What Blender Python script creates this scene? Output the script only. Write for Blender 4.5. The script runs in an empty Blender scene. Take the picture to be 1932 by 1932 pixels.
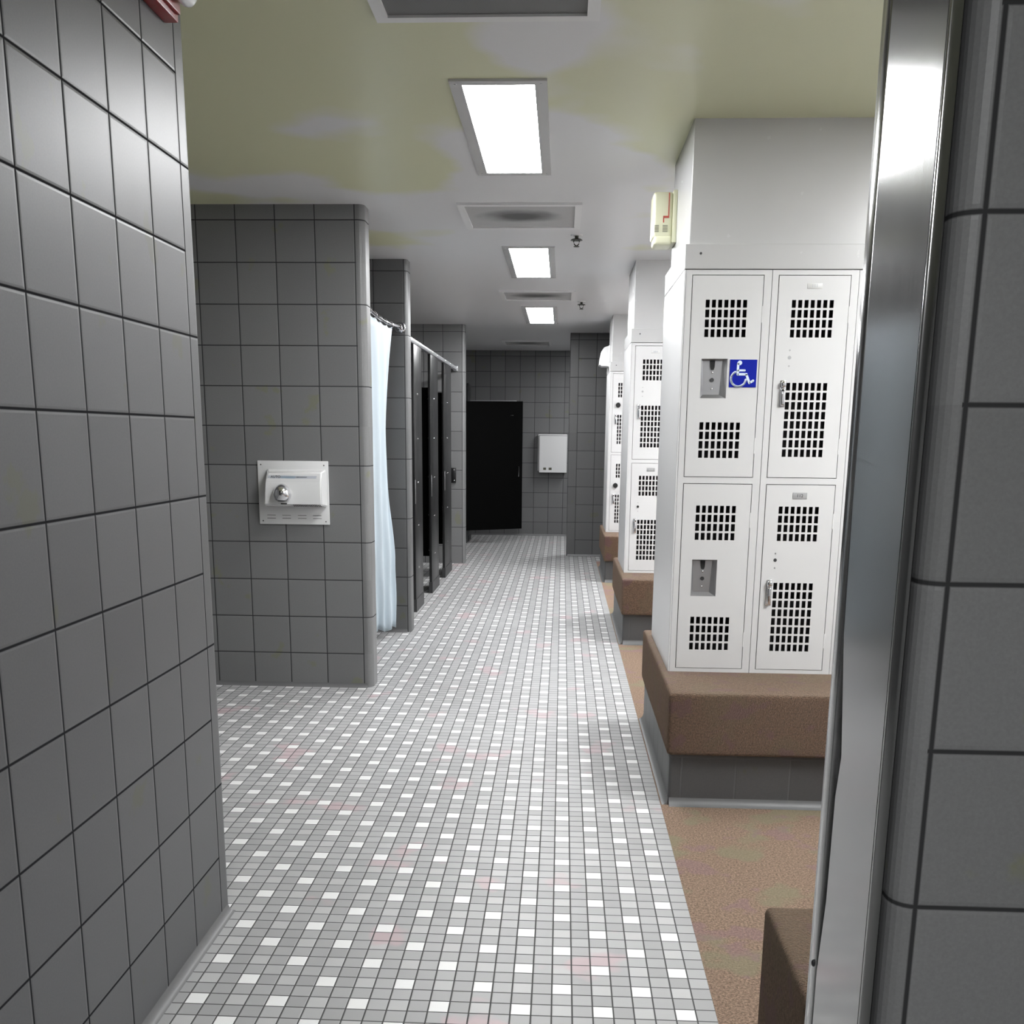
import bpy, bmesh, math, random
from mathutils import Vector, Matrix
random.seed(7)
S = bpy.context.scene
COL = S.collection
PI = math.pi

# ---------------------------------------------------------------- camera
cam_d = bpy.data.cameras.new('camera')
cam = bpy.data.objects.new('camera', cam_d)
COL.objects.link(cam)
S.camera = cam
cam_d.sensor_width = 36.0
cam_d.sensor_fit = 'HORIZONTAL'
cam_d.lens = 1921.81 / 1932.0 * 36.0
cam_d.shift_y = (1239.0 - 966.0) / 1932.0
cam_d.clip_start = 0.02
cam.matrix_world = Matrix((
    (0.99877056, -0.01922646, 0.04569144, 0.0),
    (0.04872811, 0.21144968, -0.97617345, 0.0),
    (0.00910692, 0.97719976, 0.21212658, 1.3903774),
    (0, 0, 0, 1)))

# ---------------------------------------------------------------- world, exposure
w = bpy.data.worlds.new('world')
S.world = w
w.use_nodes = True
w.node_tree.nodes['Background'].inputs[0].default_value = (0.8, 0.85, 0.9, 1)
w.node_tree.nodes['Background'].inputs[1].default_value = 0.0
S.view_settings.view_transform = 'Standard'
S.view_settings.look = 'None'
S.view_settings.gamma = 1.0
S.view_settings.exposure = 0.0
S.view_settings.use_curve_mapping = False

LAMP = 55.0          # emission of the room's ceiling fixtures
LAMP_BAY = 82.0       # fixtures over the locker bays
LAMP_ENTRY_ADDED = 54.0     # unseen fixture added in the entry vestibule

# ---------------------------------------------------------------- materials
def srgb(r, g, b):
    f = lambda c: (c / 255 / 12.92) if c / 255 <= 0.04045 else ((c / 255 + 0.055) / 1.055) ** 2.4
    return (f(r), f(g), f(b), 1)

class NT:
    def __init__(s, name):
        s.m = bpy.data.materials.new(name)
        s.m.use_nodes = True
        s.t = s.m.node_tree
        s.b = s.t.nodes['Principled BSDF']
    def n(s, typ, **kw):
        nd = s.t.nodes.new(typ)
        for k, v in kw.items():
            setattr(nd, k, v)
        return nd
    def l(s, a, b):
        s.t.links.new(a, b)
    def math(s, op, a, b=None, c=None, clamp=False):
        nd = s.n('ShaderNodeMath', operation=op)
        nd.use_clamp = clamp
        for i, v in enumerate((a, b, c)):
            if v is None: continue
            if isinstance(v, (int, float)): nd.inputs[i].default_value = v
            else: s.l(v, nd.inputs[i])
        return nd.outputs[0]
    def mix(s, fac, a, b, blend='MIX'):
        nd = s.n('ShaderNodeMix', data_type='RGBA', blend_type=blend)
        for i, v in ((0, fac), (6, a), (7, b)):
            if isinstance(v, (int, float)): nd.inputs[i].default_value = v
            elif isinstance(v, tuple): nd.inputs[i].default_value = v
            else: s.l(v, nd.inputs[i])
        return nd.outputs[2]
    def noise(s, scale, detail=2, vec=None, rough=0.5):
        nd = s.n('ShaderNodeTexNoise')
        nd.inputs['Scale'].default_value = scale
        nd.inputs['Detail'].default_value = detail
        nd.inputs['Roughness'].default_value = rough
        if vec is not None: s.l(vec, nd.inputs['Vector'])
        return nd.outputs[0]
    def ramp(s, fac, lo, hi):
        nd = s.n('ShaderNodeMapRange')
        nd.inputs[1].default_value = lo
        nd.inputs[2].default_value = hi
        s.l(fac, nd.inputs[0])
        return nd.outputs[0]
    def pos(s):
        return s.n('ShaderNodeNewGeometry').outputs['Position']
    def bump(s, h, strength=0.3, dist=0.01, normal=None):
        nd = s.n('ShaderNodeBump')
        nd.inputs['Strength'].default_value = strength
        nd.inputs['Distance'].default_value = dist
        s.l(h, nd.inputs['Height'])
        if normal is not None: s.l(normal, nd.inputs['Normal'])
        s.l(nd.outputs[0], s.b.inputs['Normal'])
        return nd.outputs[0]

def plain(name, col, rough=0.5, metal=0.0, spec=0.5, coat=0.0, noise=0.0, trans=0.0):
    k = NT(name)
    k.b.inputs['Base Color'].default_value = col
    k.b.inputs['Roughness'].default_value = rough
    k.b.inputs['Metallic'].default_value = metal
    k.b.inputs['Specular IOR Level'].default_value = spec
    k.b.inputs['Coat Weight'].default_value = coat
    if trans: k.b.inputs['Transmission Weight'].default_value = trans
    # faint procedural wear in colour and roughness
    v = k.noise(9.0, 4, k.pos())
    dark = tuple(c * (1 - max(noise, 0.015)) for c in col[:3]) + (1,)
    k.l(k.mix(v, dark, col), k.b.inputs['Base Color'])
    r = k.math('MULTIPLY_ADD', v, 0.02, rough - 0.01)
    k.l(r, k.b.inputs['Roughness'])
    return k.m

Z0 = 2.0485; T = 0.2064
def wall_tile(name, ox, oy, base=(0.165, 0.166, 0.167), grout=(0.035, 0.035, 0.037), gw=0.0045, rough=0.44, corner=None):
    """8 inch glazed block; the grid is fixed to the room (x offset, y offset, rows from Z0)."""
    k = NT(name)
    geo = k.n('ShaderNodeNewGeometry')
    sp = k.n('ShaderNodeSeparateXYZ'); k.l(geo.outputs['Position'], sp.inputs[0])
    sn = k.n('ShaderNodeSeparateXYZ'); k.l(geo.outputs['True Normal'], sn.inputs[0])
    ax = k.math('ABSOLUTE', sn.outputs[0])
    facex = k.math('GREATER_THAN', ax, 0.9)       # face looks along x -> use y
    facey = k.math('GREATER_THAN', k.math('ABSOLUTE', sn.outputs[1]), 0.9)
    flat = k.math('MAXIMUM', facex, facey)
    ux = k.math('DIVIDE', k.math('SUBTRACT', sp.outputs[0], ox), T)
    uy = k.math('DIVIDE', k.math('SUBTRACT', sp.outputs[1], oy), T)
    u = k.math('ADD', k.math('MULTIPLY', uy, facex), k.math('MULTIPLY', ux, k.math('SUBTRACT', 1.0, facex)))
    v = k.math('DIVIDE', k.math('SUBTRACT', sp.outputs[2], Z0), T)
    def edge(c):                                  # 0 on the joint, rises to .5 mid tile
        fr = k.math('FRACT', k.math('ADD', c, 100.0))
        return k.math('MINIMUM', fr, k.math('SUBTRACT', 1.0, fr))
    cm = None
    if corner:                                    # bullnose pieces past the seam are two courses tall, with no upright joint
        ax_, val_, sg_ = corner
        d_ = k.math('MULTIPLY', k.math('SUBTRACT', sp.outputs[ax_], val_), sg_)
        cm = k.math('GREATER_THAN', d_, 0.004)
    eu = k.math('ADD', edge(u), k.math('MULTIPLY', k.math('SUBTRACT', 1.0, flat), 1.0))
    ev = edge(v)
    if cm is not None:
        inv = k.math('SUBTRACT', 1.0, cm)
        eu = k.math('ADD', eu, cm)
        e2 = k.math('MULTIPLY', edge(k.math('MULTIPLY', v, 0.5)), 2.0)
        ev = k.math('ADD', k.math('MULTIPLY', ev, inv), k.math('MULTIPLY', e2, cm))
    e = k.math('MINIMUM', eu, ev)
    g = gw / T / 2
    mask = k.ramp(e, g * 0.7, g * 1.5)
    cu = k.math('FLOOR', k.math('ADD', u, 100.0)); cv = k.math('FLOOR', k.math('ADD', v, 100.0))
    cmb = k.n('ShaderNodeCombineXYZ'); k.l(cu, cmb.inputs[0]); k.l(cv, cmb.inputs[1])
    wn = k.n('ShaderNodeTexWhiteNoise'); k.l(cmb.outputs[0], wn.inputs[0])
    P = geo.outputs['Position']
    val = k.math('MULTIPLY_ADD', wn.outputs[0], 0.16, 0.92)
    sp1 = k.math('MULTIPLY_ADD', k.noise(230, 3, P), 0.30, 0.85)
    val = k.math('MULTIPLY', val, sp1)
    rgb = k.n('ShaderNodeCombineXYZ')
    for i in range(3): k.l(k.math('MULTIPLY', val, base[i]), rgb.inputs[i])
    # dull yellowish stains, few and patchy
    st = k.math('MULTIPLY', k.ramp(k.noise(7.5, 4, P), 0.66, 0.70), 0.6)
    c = k.mix(st, rgb.outputs[0], (base[0] * 1.0, base[1] * 1.02, base[2] * 0.62, 1))
    c = k.mix(mask, grout + (1,), c)
    k.l(c, k.b.inputs['Base Color'])
    k.l(k.math('MULTIPLY_ADD', mask, rough - 0.8, 0.8), k.b.inputs['Roughness'])
    k.l(k.math('MULTIPLY', mask, 0.45), k.b.inputs['Specular IOR Level'])
    h = k.math('ADD', k.ramp(e, g * 0.5, g * 3.0), k.math('MULTIPLY', k.noise(300, 2, P), 0.05))
    k.bump(h, 0.35, 0.003)
    return k.m

def floor_tile():
    k = NT('mosaic_floor')
    P = k.pos()
    sp = k.n('ShaderNodeSeparateXYZ'); k.l(P, sp.inputs[0])
    sx, sy = 0.050917, 0.050014
    # a white tile is centred on (-.0773, 2.2817)
    u = k.math('ADD', k.math('DIVIDE', k.math('SUBTRACT', sp.outputs[0], -0.0773), sx), 400.5)
    v = k.math('ADD', k.math('DIVIDE', k.math('SUBTRACT', sp.outputs[1], 2.2817), sy), 400.5)
    fu = k.math('FRACT', u); fv = k.math('FRACT', v)
    iu = k.math('FLOOR', u); iv = k.math('FLOOR', v)
    eu = k.math('MINIMUM', fu, k.math('SUBTRACT', 1.0, fu))
    ev = k.math('MINIMUM', fv, k.math('SUBTRACT', 1.0, fv))
    e = k.math('MINIMUM', eu, ev)
    mask = k.ramp(e, 0.026, 0.046)
    evu = k.math('LESS_THAN', k.math('MODULO', iu, 2.0), 0.5)
    evv = k.math('LESS_THAN', k.math('MODULO', iv, 2.0), 0.5)
    both = k.math('MULTIPLY', evu, evv)
    s4 = k.math('MODULO', k.math('ADD', iu, iv), 4.0)
    white = k.math('MULTIPLY', both, k.math('LESS_THAN', s4, 0.5))
    light = k.math('MULTIPLY', both, k.math('GREATER_THAN', s4, 1.5))
    cmb = k.n('ShaderNodeCombineXYZ'); k.l(iu, cmb.inputs[0]); k.l(iv, cmb.inputs[1])
    wn = k.n('ShaderNodeTexWhiteNoise'); k.l(cmb.outputs[0], wn.inputs[0])
    base = k.mix(wn.outputs[0], (0.30, 0.30, 0.30, 1), (0.37, 0.37, 0.371, 1))
    base = k.mix(light, base, (0.425, 0.425, 0.425, 1))
    # worn rosy and grey stains
    st = k.math('MULTIPLY', k.ramp(k.noise(3.1, 3, P), 0.62, 0.66), 0.7)
    base = k.mix(st, base, (0.45, 0.33, 0.345, 1))
    dirt = k.math('MULTIPLY', k.ramp(k.noise(1.3, 4, P), 0.45, 0.8), 0.12)
    base = k.mix(dirt, base, (0.22, 0.22, 0.21, 1))
    base = k.mix(white, base, (0.74, 0.74, 0.735, 1))
    base = k.mix(k.math('MULTIPLY', k.ramp(k.noise(700, 2, P), 0.3, 0.9), 0.10), base, (0.2, 0.2, 0.2, 1))
    c = k.mix(mask, (0.05, 0.05, 0.05, 1), base)
    k.l(c, k.b.inputs['Base Color'])
    k.l(k.math('MULTIPLY_ADD', mask, -0.42, 0.85), k.b.inputs['Roughness'])
    k.b.inputs['Specular IOR Level'].default_value = 0.4
    k.bump(k.ramp(e, 0.01, 0.07), 0.4, 0.0025)
    return k.m

def carpet(name, tan, scale=1.0, patch=1.0, sheen=0.25, green=0.5):
    k = NT(name)
    P = k.pos()
    n1 = k.noise(150, 5, P, 0.8)
    dark = tuple(c * 0.30 for c in tan) + (1,)
    lite = tuple(min(1, c * 1.55) for c in tan) + (1,)
    c = k.mix(k.ramp(n1, 0.36, 0.66), dark, lite)
    g = k.math('MULTIPLY', k.ramp(k.noise(3.4 * scale, 3, P), 0.54, 0.59), green)
    c = k.mix(g, c, (tan[0] * 0.78, tan[1] * 1.05, tan[2] * 0.92, 1))
    m = k.n('ShaderNodeMapping'); k.l(P, m.inputs[0]); m.inputs['Location'].default_value = (7, 3, 1)
    pz = k.math('MULTIPLY', k.ramp(k.noise(6.5 * scale, 3, m.outputs[0]), 0.58, 0.63), 0.35 * patch)
    c = k.mix(pz, c, (tan[0] * 0.85, tan[1] * 0.72, tan[2] * 1.2, 1))
    k.l(c, k.b.inputs['Base Color'])
    k.b.inputs['Roughness'].default_value = 1.0
    k.b.inputs['Specular IOR Level'].default_value = 0.05
    k.b.inputs['Sheen Weight'].default_value = sheen
    k.b.inputs['Sheen Roughness'].default_value = 0.35
    k.b.inputs['Sheen Tint'].default_value = (0.95, 0.80, 0.66, 1)
    k.bump(k.noise(190, 4, P, 0.8), 1.0, 0.02)
    return k.m

def ceiling_mat():
    k = NT('ceiling_paint')
    P = k.pos()
    sp = k.n('ShaderNodeSeparateXYZ'); k.l(P, sp.inputs[0])
    # olive towards the entry, greyer further in and along the middle, in patches
    t = k.math('ADD', k.noise(1.15, 3, P), k.math('MULTIPLY', k.math('SUBTRACT', 4.15, sp.outputs[1]), 0.09))
    t = k.math('SUBTRACT', t, k.math('MULTIPLY', k.math('SUBTRACT', 0.35, k.math('MINIMUM', k.math('ABSOLUTE', k.math('ADD', sp.outputs[0], 0.1)), 0.55)), 0.5))
    f = k.ramp(t, 0.46, 0.55)
    c = k.mix(f, (0.66, 0.66, 0.67, 1), (0.60, 0.605, 0.41, 1))
    k.l(c, k.b.inputs['Base Color'])
    k.b.inputs['Roughness'].default_value = 0.34
    k.b.inputs['Specular IOR Level'].default_value = 0.5
    k.bump(k.noise(60, 3, P), 0.06, 0.003)
    return k.m

def mesh_grille(name='perforated_grille', soot_amt=0.92, hi=0.46, lo=0.26):
    k = NT(name)
    P = k.pos()
    sp = k.n('ShaderNodeSeparateXYZ'); k.l(P, sp.inputs[0])
    a = k.math('SINE', k.math('MULTIPLY', sp.outputs[0], 2 * PI / 0.0075))
    b = k.math('SINE', k.math('MULTIPLY', sp.outputs[1], 2 * PI / 0.0075))
    m = k.ramp(k.math('MULTIPLY', a, b), -0.2, 0.5)
    c = k.mix(m, (hi, hi, hi, 1), (lo, lo, lo, 1))
    tc = k.n('ShaderNodeTexCoord')
    mp = k.n('ShaderNodeMapping'); k.l(tc.outputs['Object'], mp.inputs[0])
    mp.inputs['Scale'].default_value = (3.1, 4.2, 1.0)
    ln = k.n('ShaderNodeVectorMath', operation='LENGTH'); k.l(mp.outputs[0], ln.inputs[0])
    soot = k.math('ADD', k.math('SUBTRACT', 0.95, ln.outputs['Value']), k.math('MULTIPLY', k.noise(7, 3, P), 0.5))
    soot = k.math('MULTIPLY', k.ramp(soot, 0.45, 0.95), soot_amt)
    c = k.mix(soot, c, (0.035, 0.035, 0.035, 1))
    k.l(c, k.b.inputs['Base Color'])
    k.b.inputs['Roughness'].default_value = 0.5
    return k.m

def emitter(name, strength):
    k = NT(name)
    k.b.inputs['Base Color'].default_value = (0.9, 0.9, 0.9, 1)
    k.b.inputs['Emission Color'].default_value = (0.98, 0.99, 1.0, 1)
    k.b.inputs['Emission Strength'].default_value = strength
    return k.m

def brushed():
    k = NT('brushed_steel')
    P = k.pos()
    mp = k.n('ShaderNodeMapping'); k.l(P, mp.inputs[0]); mp.inputs['Scale'].default_value = (60, 60, 2)
    n = k.noise(3, 3, mp.outputs[0])
    k.l(k.mix(n, (0.31, 0.31, 0.31, 1), (0.36, 0.36, 0.36, 1)), k.b.inputs['Base Color'])
    k.b.inputs['Metallic'].default_value = 0.9
    k.l(k.math('MULTIPLY_ADD', n, 0.05, 0.14), k.b.inputs['Roughness'])
    return k.m

M = {}  # one glazed block; light differences between walls are put into the base tones
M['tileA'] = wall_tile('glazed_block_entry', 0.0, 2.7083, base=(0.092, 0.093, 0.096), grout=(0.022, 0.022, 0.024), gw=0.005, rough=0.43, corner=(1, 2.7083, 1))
M['tileB'] = wall_tile('glazed_block_dryer_wall', -1.7058, 5.56, corner=(0, -1.0866, 1))
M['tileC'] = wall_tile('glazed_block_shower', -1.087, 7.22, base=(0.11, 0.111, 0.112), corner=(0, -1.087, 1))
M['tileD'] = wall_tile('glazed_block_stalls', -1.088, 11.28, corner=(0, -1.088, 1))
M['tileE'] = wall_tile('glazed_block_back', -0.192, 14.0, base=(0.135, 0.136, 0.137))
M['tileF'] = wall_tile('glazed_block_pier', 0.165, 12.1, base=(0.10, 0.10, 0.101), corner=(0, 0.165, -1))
M['tileR'] = wall_tile('glazed_block_doorway', 0.4585, 1.3, base=(0.28, 0.281, 0.283), grout=(0.06, 0.06, 0.062), corner=(0, 0.4585, -1), gw=0.0055)  # same block, painted lighter in place of stronger entry light
M['tileBase'] = wall_tile('glazed_block_bench_base', 0.48, 3.80, base=(0.075, 0.075, 0.077), grout=(0.12, 0.12, 0.12), gw=0.003)
M['floor'] = floor_tile()
M['carpet'] = carpet('floor_carpet_pile', (0.50, 0.35, 0.258), 1.0, 1.1, 0.12, 0.6)
M['bench'] = carpet('bench_carpet_pile', (0.205, 0.122, 0.080), 1.6, 1.9, 0.45, 0.3)
M['ceil'] = ceiling_mat()
M['cove'] = plain('cove_tile', (0.13, 0.13, 0.132, 1), 0.4)
M['coveL'] = plain('pale_cove', (0.13, 0.132, 0.132, 1), 0.5)
M['white_paint'] = plain('white_gloss_paint', (0.50, 0.50, 0.50, 1), 0.27)
M['panel'] = plain('end_panel_enamel', (0.63, 0.63, 0.632, 1), 0.28)
M['locker'] = plain('locker_enamel', (0.62, 0.62, 0.62, 1), 0.36)
M['locker_in'] = plain('locker_inside_shade', (0.10, 0.10, 0.10, 1), 0.6)  # dark tone paints in the shade inside the lockers
M['steel'] = brushed()
M['chrome'] = plain('chrome', (0.75, 0.75, 0.77, 1), 0.1, metal=1.0)
M['satin'] = plain('satin_zinc', (0.42, 0.42, 0.43, 1), 0.35, metal=0.85)
M['dark'] = plain('black_parts_and_shade', (0.01, 0.01, 0.01, 1), 0.8)  # black of dials, slots and sensor; also shade painted into the frame gap
M['blk'] = plain('black_laminate', (0.0015, 0.0015, 0.0016, 1), 0.5, spec=0.06)
M['pil'] = plain('black_laminate_glossy', (0.009, 0.009, 0.0095, 1), 0.33, spec=0.4)
M['shoe'] = plain('dull_steel_shoe', (0.06, 0.06, 0.062, 1), 0.45, metal=0.6)
M['alu'] = plain('aluminium_rail', (0.62, 0.63, 0.65, 1), 0.3, metal=0.8)
M['curtain'] = plain('white_vinyl_curtain', (0.50, 0.575, 0.63, 1), 0.5)
M['dryer'] = plain('dryer_enamel', (0.68, 0.68, 0.68, 1), 0.25)
M['plastic'] = plain('white_plastic', (0.66, 0.66, 0.66, 1), 0.4)
M['cream'] = plain('cream_plastic', (0.60, 0.60, 0.44, 1), 0.35)
M['red'] = plain('red_plastic', (0.22, 0.008, 0.010, 1), 0.35)
M['redmark'] = plain('red_print', (0.40, 0.07, 0.05, 1), 0.5)
M['lens'] = plain('clear_lens', (0.75, 0.76, 0.78, 1), 0.12, coat=0.5)
M['blue'] = plain('blue_sign', (0.001, 0.010, 0.29, 1), 0.5, spec=0.15)
M['white_ink'] = plain('white_print', (0.66, 0.76, 0.92, 1), 0.5)
M['label'] = plain('label_grey', (0.45, 0.47, 0.52, 1), 0.4)
M['label_blue'] = plain('label_blue', (0.30, 0.48, 0.62, 1), 0.4)
M['ink'] = plain('dark_print', (0.03, 0.03, 0.035, 1), 0.5)
M['plate_grey'] = plain('number_plate_grey', (0.33, 0.33, 0.33, 1), 0.4)
M['plate_pale'] = plain('number_plate_pale', (0.62, 0.62, 0.61, 1), 0.4)
M['vent_frame'] = plain('vent_frame_paint', (0.72, 0.72, 0.72, 1), 0.4)
M['grille'] = mesh_grille()
M['grille_clean'] = mesh_grille('clean_perforated_grille', 0.0, 0.17, 0.06)
M['lamp'] = emitter('lamp_diffuser', LAMP)
M['lamp_bay'] = emitter('lamp_diffuser_bay', LAMP_BAY)
M['lamp_entry_added'] = emitter('lamp_diffuser_added', LAMP_ENTRY_ADDED)
M['brass'] = plain('dark_bronze', (0.05, 0.05, 0.04, 1), 0.35, metal=0.7)
M['olive'] = plain('olive_slot', (0.16, 0.16, 0.12, 1), 0.6)  # dull olive filling for the sounder slots and tray cutouts

# ---------------------------------------------------------------- mesh helpers
class MB:
    def __init__(s): s.bm = bmesh.new()
    def merge(s, b2):
        me = bpy.data.meshes.new('t'); b2.to_mesh(me); s.bm.from_mesh(me); bpy.data.meshes.remove(me); b2.free()
    def box(s, x0, x1, y0, y1, z0, z1, bev=0.0, seg=2):
        b = bmesh.new(); bmesh.ops.create_cube(b, size=1.0)
        for v in b.verts:
            v.co = Vector(((x0 + x1) / 2 + v.co.x * (x1 - x0), (y0 + y1) / 2 + v.co.y * (y1 - y0), (z0 + z1) / 2 + v.co.z * (z1 - z0)))
        if bev > 0:
            bmesh.ops.bevel(b, geom=list(b.edges), offset=bev, segments=seg, affect='EDGES', profile=0.5)
        s.merge(b); return s
    def hexa(s, pts):        # 8 points: bottom 4 ccw, top 4 ccw
        v = [s.bm.verts.new(p) for p in pts]
        for f in ((3, 2, 1, 0), (4, 5, 6, 7), (0, 1, 5, 4), (1, 2, 6, 5), (2, 3, 7, 6), (3, 0, 4, 7)):
            s.bm.faces.new([v[i] for i in f])
        return s
    def prism(s, poly, z0, z1):      # xy polygon ccw
        n = len(poly)
        a = [s.bm.verts.new((x, y, z0)) for x, y in poly]
        b = [s.bm.verts.new((x, y, z1)) for x, y in poly]
        s.bm.faces.new(a[::-1]); s.bm.faces.new(b)
        for i in range(n): s.bm.faces.new((a[i], a[(i + 1) % n], b[(i + 1) % n], b[i]))
        return s
    def prism_y(s, poly, y0, y1):    # xz polygon, extruded along y
        n = len(poly)
        a = [s.bm.verts.new((x, y0, z)) for x, z in poly]
        b = [s.bm.verts.new((x, y1, z)) for x, z in poly]
        s.bm.faces.new(a); s.bm.faces.new(b[::-1])
        for i in range(n): s.bm.faces.new((a[i], b[i], b[(i + 1) % n], a[(i + 1) % n]))
        return s
    def prism_x(s, poly, x0, x1):    # yz polygon
        n = len(poly)
        a = [s.bm.verts.new((x0, y, z)) for y, z in poly]
        b = [s.bm.verts.new((x1, y, z)) for y, z in poly]
        s.bm.faces.new(a[::-1]); s.bm.faces.new(b)
        for i in range(n): s.bm.faces.new((a[i], a[(i + 1) % n], b[(i + 1) % n], b[i]))
        return s
    def cyl(s, p0, p1, r0, r1=None, n=20):
        p0 = Vector(p0); p1 = Vector(p1); r1 = r0 if r1 is None else r1
        d = p1 - p0
        b = bmesh.new()
        bmesh.ops.create_cone(b, cap_ends=True, segments=n, radius1=r0, radius2=r1, depth=d.length)
        q = Vector((0, 0, 1)).rotation_difference(d.normalized())
        mt = Matrix.Translation((p0 + p1) / 2) @ q.to_matrix().to_4x4()
        bmesh.ops.transform(b, matrix=mt, verts=b.verts)
        s.merge(b); return s
    def sphere(s, c, rx, ry, rz, u=20, v=12):
        b = bmesh.new(); bmesh.ops.create_uvsphere(b, u_segments=u, v_segments=v, radius=1)
        for q in b.verts: q.co = Vector((c[0] + q.co.x * rx, c[1] + q.co.y * ry, c[2] + q.co.z * rz))
        s.merge(b); return s
    def tube(s, pts, r, n=12):
        pts = [Vector(p) for p in pts]
        rings = []
        for i, p in enumerate(pts):
            d = (pts[min(i + 1, len(pts) - 1)] - pts[max(i - 1, 0)]).normalized()
            a = d.cross(Vector((0, 0, 1)))
            if a.length < 1e-3: a = Vector((1, 0, 0))
            a.normalize(); b = d.cross(a)
            rings.append([s.bm.verts.new(p + a * r * math.cos(2 * PI * j / n) + b * r * math.sin(2 * PI * j / n)) for j in range(n)])
        for i in range(len(rings) - 1):
            for j in range(n):
                s.bm.faces.new((rings[i][j], rings[i][(j + 1) % n], rings[i + 1][(j + 1) % n], rings[i + 1][j]))
        s.bm.faces.new(rings[0]); s.bm.faces.new(rings[-1][::-1])
        return s
    def grid_panel(s, xs, zs, holes, y0, y1):
        """sheet in the xz plane from y0 (front) to y1 (back); cells in holes are open"""
        nx, nz = len(xs), len(zs)
        fr = {}; bk = {}
        def V(d, i, j, y):
            if (i, j) not in d: d[(i, j)] = s.bm.verts.new((xs[i], y, zs[j]))
            return d[(i, j)]
        solid = lambda i, j: 0 <= i < nx - 1 and 0 <= j < nz - 1 and (i, j) not in holes
        for i in range(nx - 1):
            for j in range(nz - 1):
                if not solid(i, j): continue
                s.bm.faces.new((V(fr, i, j, y0), V(fr, i + 1, j, y0), V(fr, i + 1, j + 1, y0), V(fr, i, j + 1, y0)))
                s.bm.faces.new((V(bk, i, j, y1), V(bk, i, j + 1, y1), V(bk, i + 1, j + 1, y1), V(bk, i + 1, j, y1)))
                for (di, dj, p, q) in ((-1, 0, (i, j + 1), (i, j)), (1, 0, (i + 1, j), (i + 1, j + 1)), (0, -1, (i, j), (i + 1, j)), (0, 1, (i + 1, j + 1), (i, j + 1))):
                    if not solid(i + di, j + dj):
                        s.bm.faces.new((V(fr, *q, y0), V(fr, *p, y0), V(bk, *p, y1), V(bk, *q, y1)))
        return s
    def build(s, name, mat, parent=None, smooth=None, split=False):
        if split:
            left = set(s.bm.verts); out = None
            while left:
                st = [left.pop()]; isl = set(st)
                while st:
                    for e in st.pop().link_edges:
                        for v in e.verts:
                            if v in left: left.discard(v); isl.add(v); st.append(v)
                m2 = MB(); mp = {v: m2.bm.verts.new(v.co) for v in isl}
                for f in s.bm.faces:
                    if f.verts[0] in isl: m2.bm.faces.new([mp[v] for v in f.verts])
                out = m2.build(name, mat, parent, smooth)
            s.bm.free()
            return out
        bmesh.ops.recalc_face_normals(s.bm, faces=s.bm.faces)
        me = bpy.data.meshes.new(name)
        s.bm.to_mesh(me); s.bm.free()
        me.materials.append(M[mat] if isinstance(mat, str) else mat)
        o = bpy.data.objects.new(name, me); COL.objects.link(o)
        off = Vector((0, 0, 0))
        if parent is not None:
            o.parent = parent
            p = parent
            while p is not None: off += p.location; p = p.parent
        else:
            # origin at the base centre
            c = [v.co for v in me.vertices]
            off = Vector(((min(v.x for v in c) + max(v.x for v in c)) / 2, (min(v.y for v in c) + max(v.y for v in c)) / 2, min(v.z for v in c)))
            o.location = off
        me.transform(Matrix.Translation(-off))
        if smooth is not None:
            for p in me.polygons: p.use_smooth = True
            me.set_sharp_from_angle(angle=math.radians(smooth))
        return o

def thing(name, label, cat, loc, group=None):
    o = bpy.data.objects.new(name, None); COL.objects.link(o)
    o.location = loc; o.empty_display_size = 0.1
    return tag(o, label, cat, group)
def tag(o, label, cat, group=None):
    o['label'] = label; o['category'] = cat
    if group: o['group'] = group
    return o
def ring(x0, x1, y0, y1, f, g, z0, z1):
    '''flat rectangular frame: f border in x, g border in y'''
    mb = MB(); o = [(x0, y0), (x1, y0), (x1, y1), (x0, y1)]; i = [(x0 + f, y0 + g), (x1 - f, y0 + g), (x1 - f, y1 - g), (x0 + f, y1 - g)]
    V = [[mb.bm.verts.new((p[0], p[1], z)) for p in q] for z in (z0, z1) for q in (o, i)]
    for k in range(4):
        n = (k + 1) % 4
        for a, b in ((0, 1), (2, 3), (0, 2), (1, 3)):
            mb.bm.faces.new((V[a][k], V[a][n], V[b][n], V[b][k]))
    return mb
def struct(o): o['kind'] = 'structure'; return o
def box(name, mat, parent, *a, bev=0.0, seg=2):
    return MB().box(*a, bev=bev, seg=seg).build(name, mat, parent, 35 if bev else None)
def dup(root, off):
    r = root.copy(); COL.objects.link(r); r.location = root.location + Vector(off)
    for ch in list(root.children):
        c = ch.copy(); COL.objects.link(c); c.parent = r
        for g in list(ch.children):
            d = g.copy(); COL.objects.link(d); d.parent = c
    return r

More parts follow.
